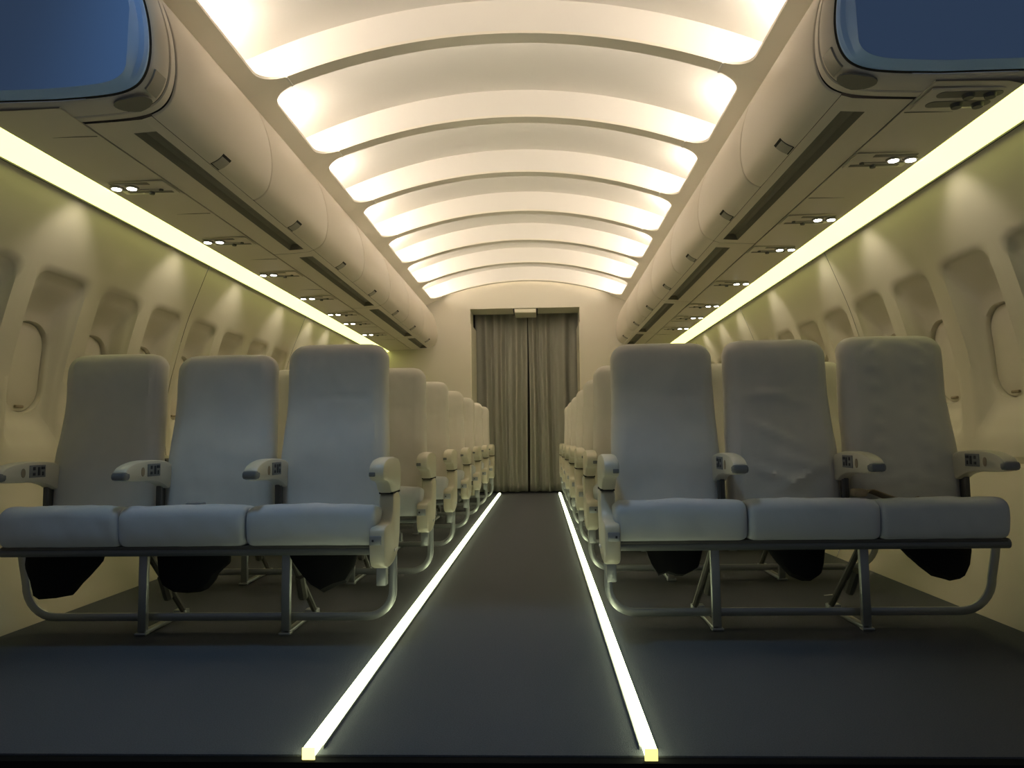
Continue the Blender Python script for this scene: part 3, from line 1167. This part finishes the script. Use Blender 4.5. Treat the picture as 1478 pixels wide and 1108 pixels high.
NTH = ['front', 'second', 'third', 'fourth', 'fifth', 'sixth', 'last']
ROWPITCH = 0.920
protos = {}
for side, s in (('right', 1), ('left', -1)):
    base = None
    for k in range(7):
        Y = (2.47 if s > 0 else 2.425) + ROWPITCH * k
        if k == 0:
            o = make_triple(s, True)
        elif k == 1:
            o = make_triple(s, False)
            base = o
        else:
            o = copy_tree(base)
        o.location = (s * CX, Y, 0)
        o['group'] = 'triple seats in white covers'
        if k == 0:
            o['label'] = 'front triple seat in white cotton covers on the %s of the aisle, nearest the camera' % side
        elif k == 6:
            o['label'] = 'last triple seat in white covers on the %s of the aisle, beside the curtain' % side
        else:
            o['label'] = '%s triple seat in white covers from the camera, on the %s of the aisle' % (NTH[k], side)
        protos[(s, k)] = o

# seat belts left on two of the front seats
b = MB()
for k in range(1):
    pts = []
    for i in range(13):
        e = i / 12
        pts.append((0.02 + 0.17 * e, 0.20 + 0.05 * math.sin(e * 5), 0.468 + 0.012 * math.sin(e * PI * 2) + 0.02 * (1 - e)))
    b.tube(pts, 0.01, 8, flat=(0.018, 0.003))
b.box((0.005, 0.20, 0.492), (0.045, 0.05, 0.028), 0.008)
b.build('seat_belt', M['belt'], protos[(1, 0)]).location = (0.205, 0, 0)
b = MB()
b.box((0.0, 0.19, 0.474), (0.06, 0.04, 0.022), 0.005, M['alu'])
b.tube([(0.03, 0.19, 0.470), (0.09, 0.2, 0.470), (0.15, 0.24, 0.464)], 0.01, 8, M['darkmetal'], flat=(0.016, 0.003))
b.build('seat_belt', None, protos[(-1, 0)]).location = (-0.02, 0, 0)


# ------------------------------------------------------------------ black life vest pouches under the front seats
def pouch(X, Y, label, shape, seed):
    u = MB()
    off = Vector((seed * 7.3, seed * 3.1, 1.7))
    loops = []
    N = 20
    # half outline: list of (x, zbottom)
    for i in range(N + 1):
        e = i / N
        x = shape[0] + (shape[1] - shape[0]) * e
        zb = lerp_profile(shape[2], e)
        zt = 0.338
        th = 0.045 * math.sqrt(max(1 - (2 * e - 1) ** 2, 0.05))
        lp = []
        for (fy, fz) in ((-1, 1), (-1, .66), (-1, .33), (-0.85, .1), (0, 0), (0.85, .1), (1, .33), (1, .66), (1, 1)):
            d = 0.006 * noise.noise(Vector((x * 25, fy * 2, fz * 4)) + off)
            lp.append((x + d, fy * th + d, zb + (zt - zb) * fz))
        loops.append(lp)
    u.loft(loops)
    o = u.build('life_vest_pouch', M['pouch'])
    o.location = (X, Y, 0)
    tag(o, label, 'pouch', 'black life vest pouches under the front seats')
    return o


half = lambda zmin: [(0, .30), (.08, .25), (.2, .205), (.35, zmin + .01), (.5, zmin), (.65, zmin), (.8, zmin + .015), (.92, .235), (1, .30)]
pouch(0.625, 2.66, 'black pouch under the aisle cushion of the front right triple seat', (-0.10, 0.10, half(.205)), 1)
pouch(1.07, 2.66, 'black pouch under the middle cushion of the front right triple seat', (-0.125, 0.085, [(0, .31), (.2, .25), (.4, .205), (.6, .185), (.75, .185), (.9, .205), (.97, .25), (1, .30)]), 2)
pouch(1.535, 2.66, 'black pouch under the window cushion of the front right triple seat', (-0.13, 0.125, [(0, .31), (.2, .255), (.45, .20), (.7, .182), (.85, .19), (.95, .23), (1, .28)]), 3)
pouch(-0.617, 2.60, 'black pouch under the aisle cushion of the front left triple seat', (-0.125, 0.115, [(0, .30), (.2, .23), (.35, .185), (.5, .165), (.7, .19), (.85, .20), (.95, .25), (1, .29)]), 4)
pouch(-1.09, 2.60, 'black pouch under the middle cushion of the front left triple seat', (-0.13, 0.13, [(0, .30), (.06, .19), (.2, .17), (.4, .165), (.6, .17), (.74, .185), (.78, .22), (1, .27)]), 5)
pouch(-1.555, 2.60, 'black pouch under the window cushion of the front left triple seat', (-0.15, 0.13, [(0, .24), (.1, .20), (.15, .145), (.4, .15), (.6, .16), (.8, .22), (1, .28)]), 6)

# ------------------------------------------------------------------ curtains in the doorway
def fold(t):
    return math.sin(t + 0.75 * math.sin(t)) * 0.8 + 0.3 * math.sin(2 * t + 1.0)


def curtain(x0, x1, seed, label):
    rnd = random.Random(seed)
    mb = MB()
    N = 160
    ph = rnd.uniform(0, 6)
    zs = [0.02 + (2.52 - 0.02) * k / 24 for k in range(25)]
    front = []
    for z in zs:
        row = []
        for i in range(N + 1):
            e = i / N
            x = x0 + (x1 - x0) * e
            a = 0.052 * fold(ph + e * 2 * PI * 3.1 + 0.7 * math.sin(e * 6 + seed)) + 0.003 * math.sin(e * 31 + seed * 2)
            a *= 0.8 + 0.2 * (1 - z / 2.52)
            a += 0.010 * noise.noise(Vector((e * 8, z * 0.8, seed)))
            row.append((x + 0.010 * math.sin(z * 1.3 + e * 5), CURT_Y + a, z))
        front.append(row)
    mb.loft(front, cap=False, closed=False)
    backr = [[(p[0], p[1] + 0.004, p[2]) for p in row] for row in front]
    mb.loft(backr, cap=False, closed=False)
    for row, brow in ((front[0], backr[0]), (front[-1], backr[-1])):
        mb.loft([row, brow], cap=False, closed=False)
    o = mb.build('curtain', M['curtain'], angle=180)
    tag(o, label, 'curtain', 'pleated curtains in the doorway')
    return o


curtain(-0.685, -0.008, 3, 'left half of the pleated grey curtain closing the far doorway')
curtain(0.012, 0.665, 5, 'right half of the pleated grey curtain closing the far doorway')

# a scrap of paper on the carpet under the right seats
sc_ = MB()
sc_.loft([[(-0.02, 0, 0.001), (0.02, 0.004, 0.003), (0.02, 0.014, 0.004), (-0.02, 0.010, 0.001)],
          [(-0.02, 0, 0.002), (0.02, 0.004, 0.004), (0.02, 0.014, 0.005), (-0.02, 0.010, 0.002)]])
o = sc_.build('paper_scrap', M['paper'])
o.location = (1.40, 3.28, 0)
tag(o, 'small white scrap of paper on the carpet under the right seats', 'paper scrap')
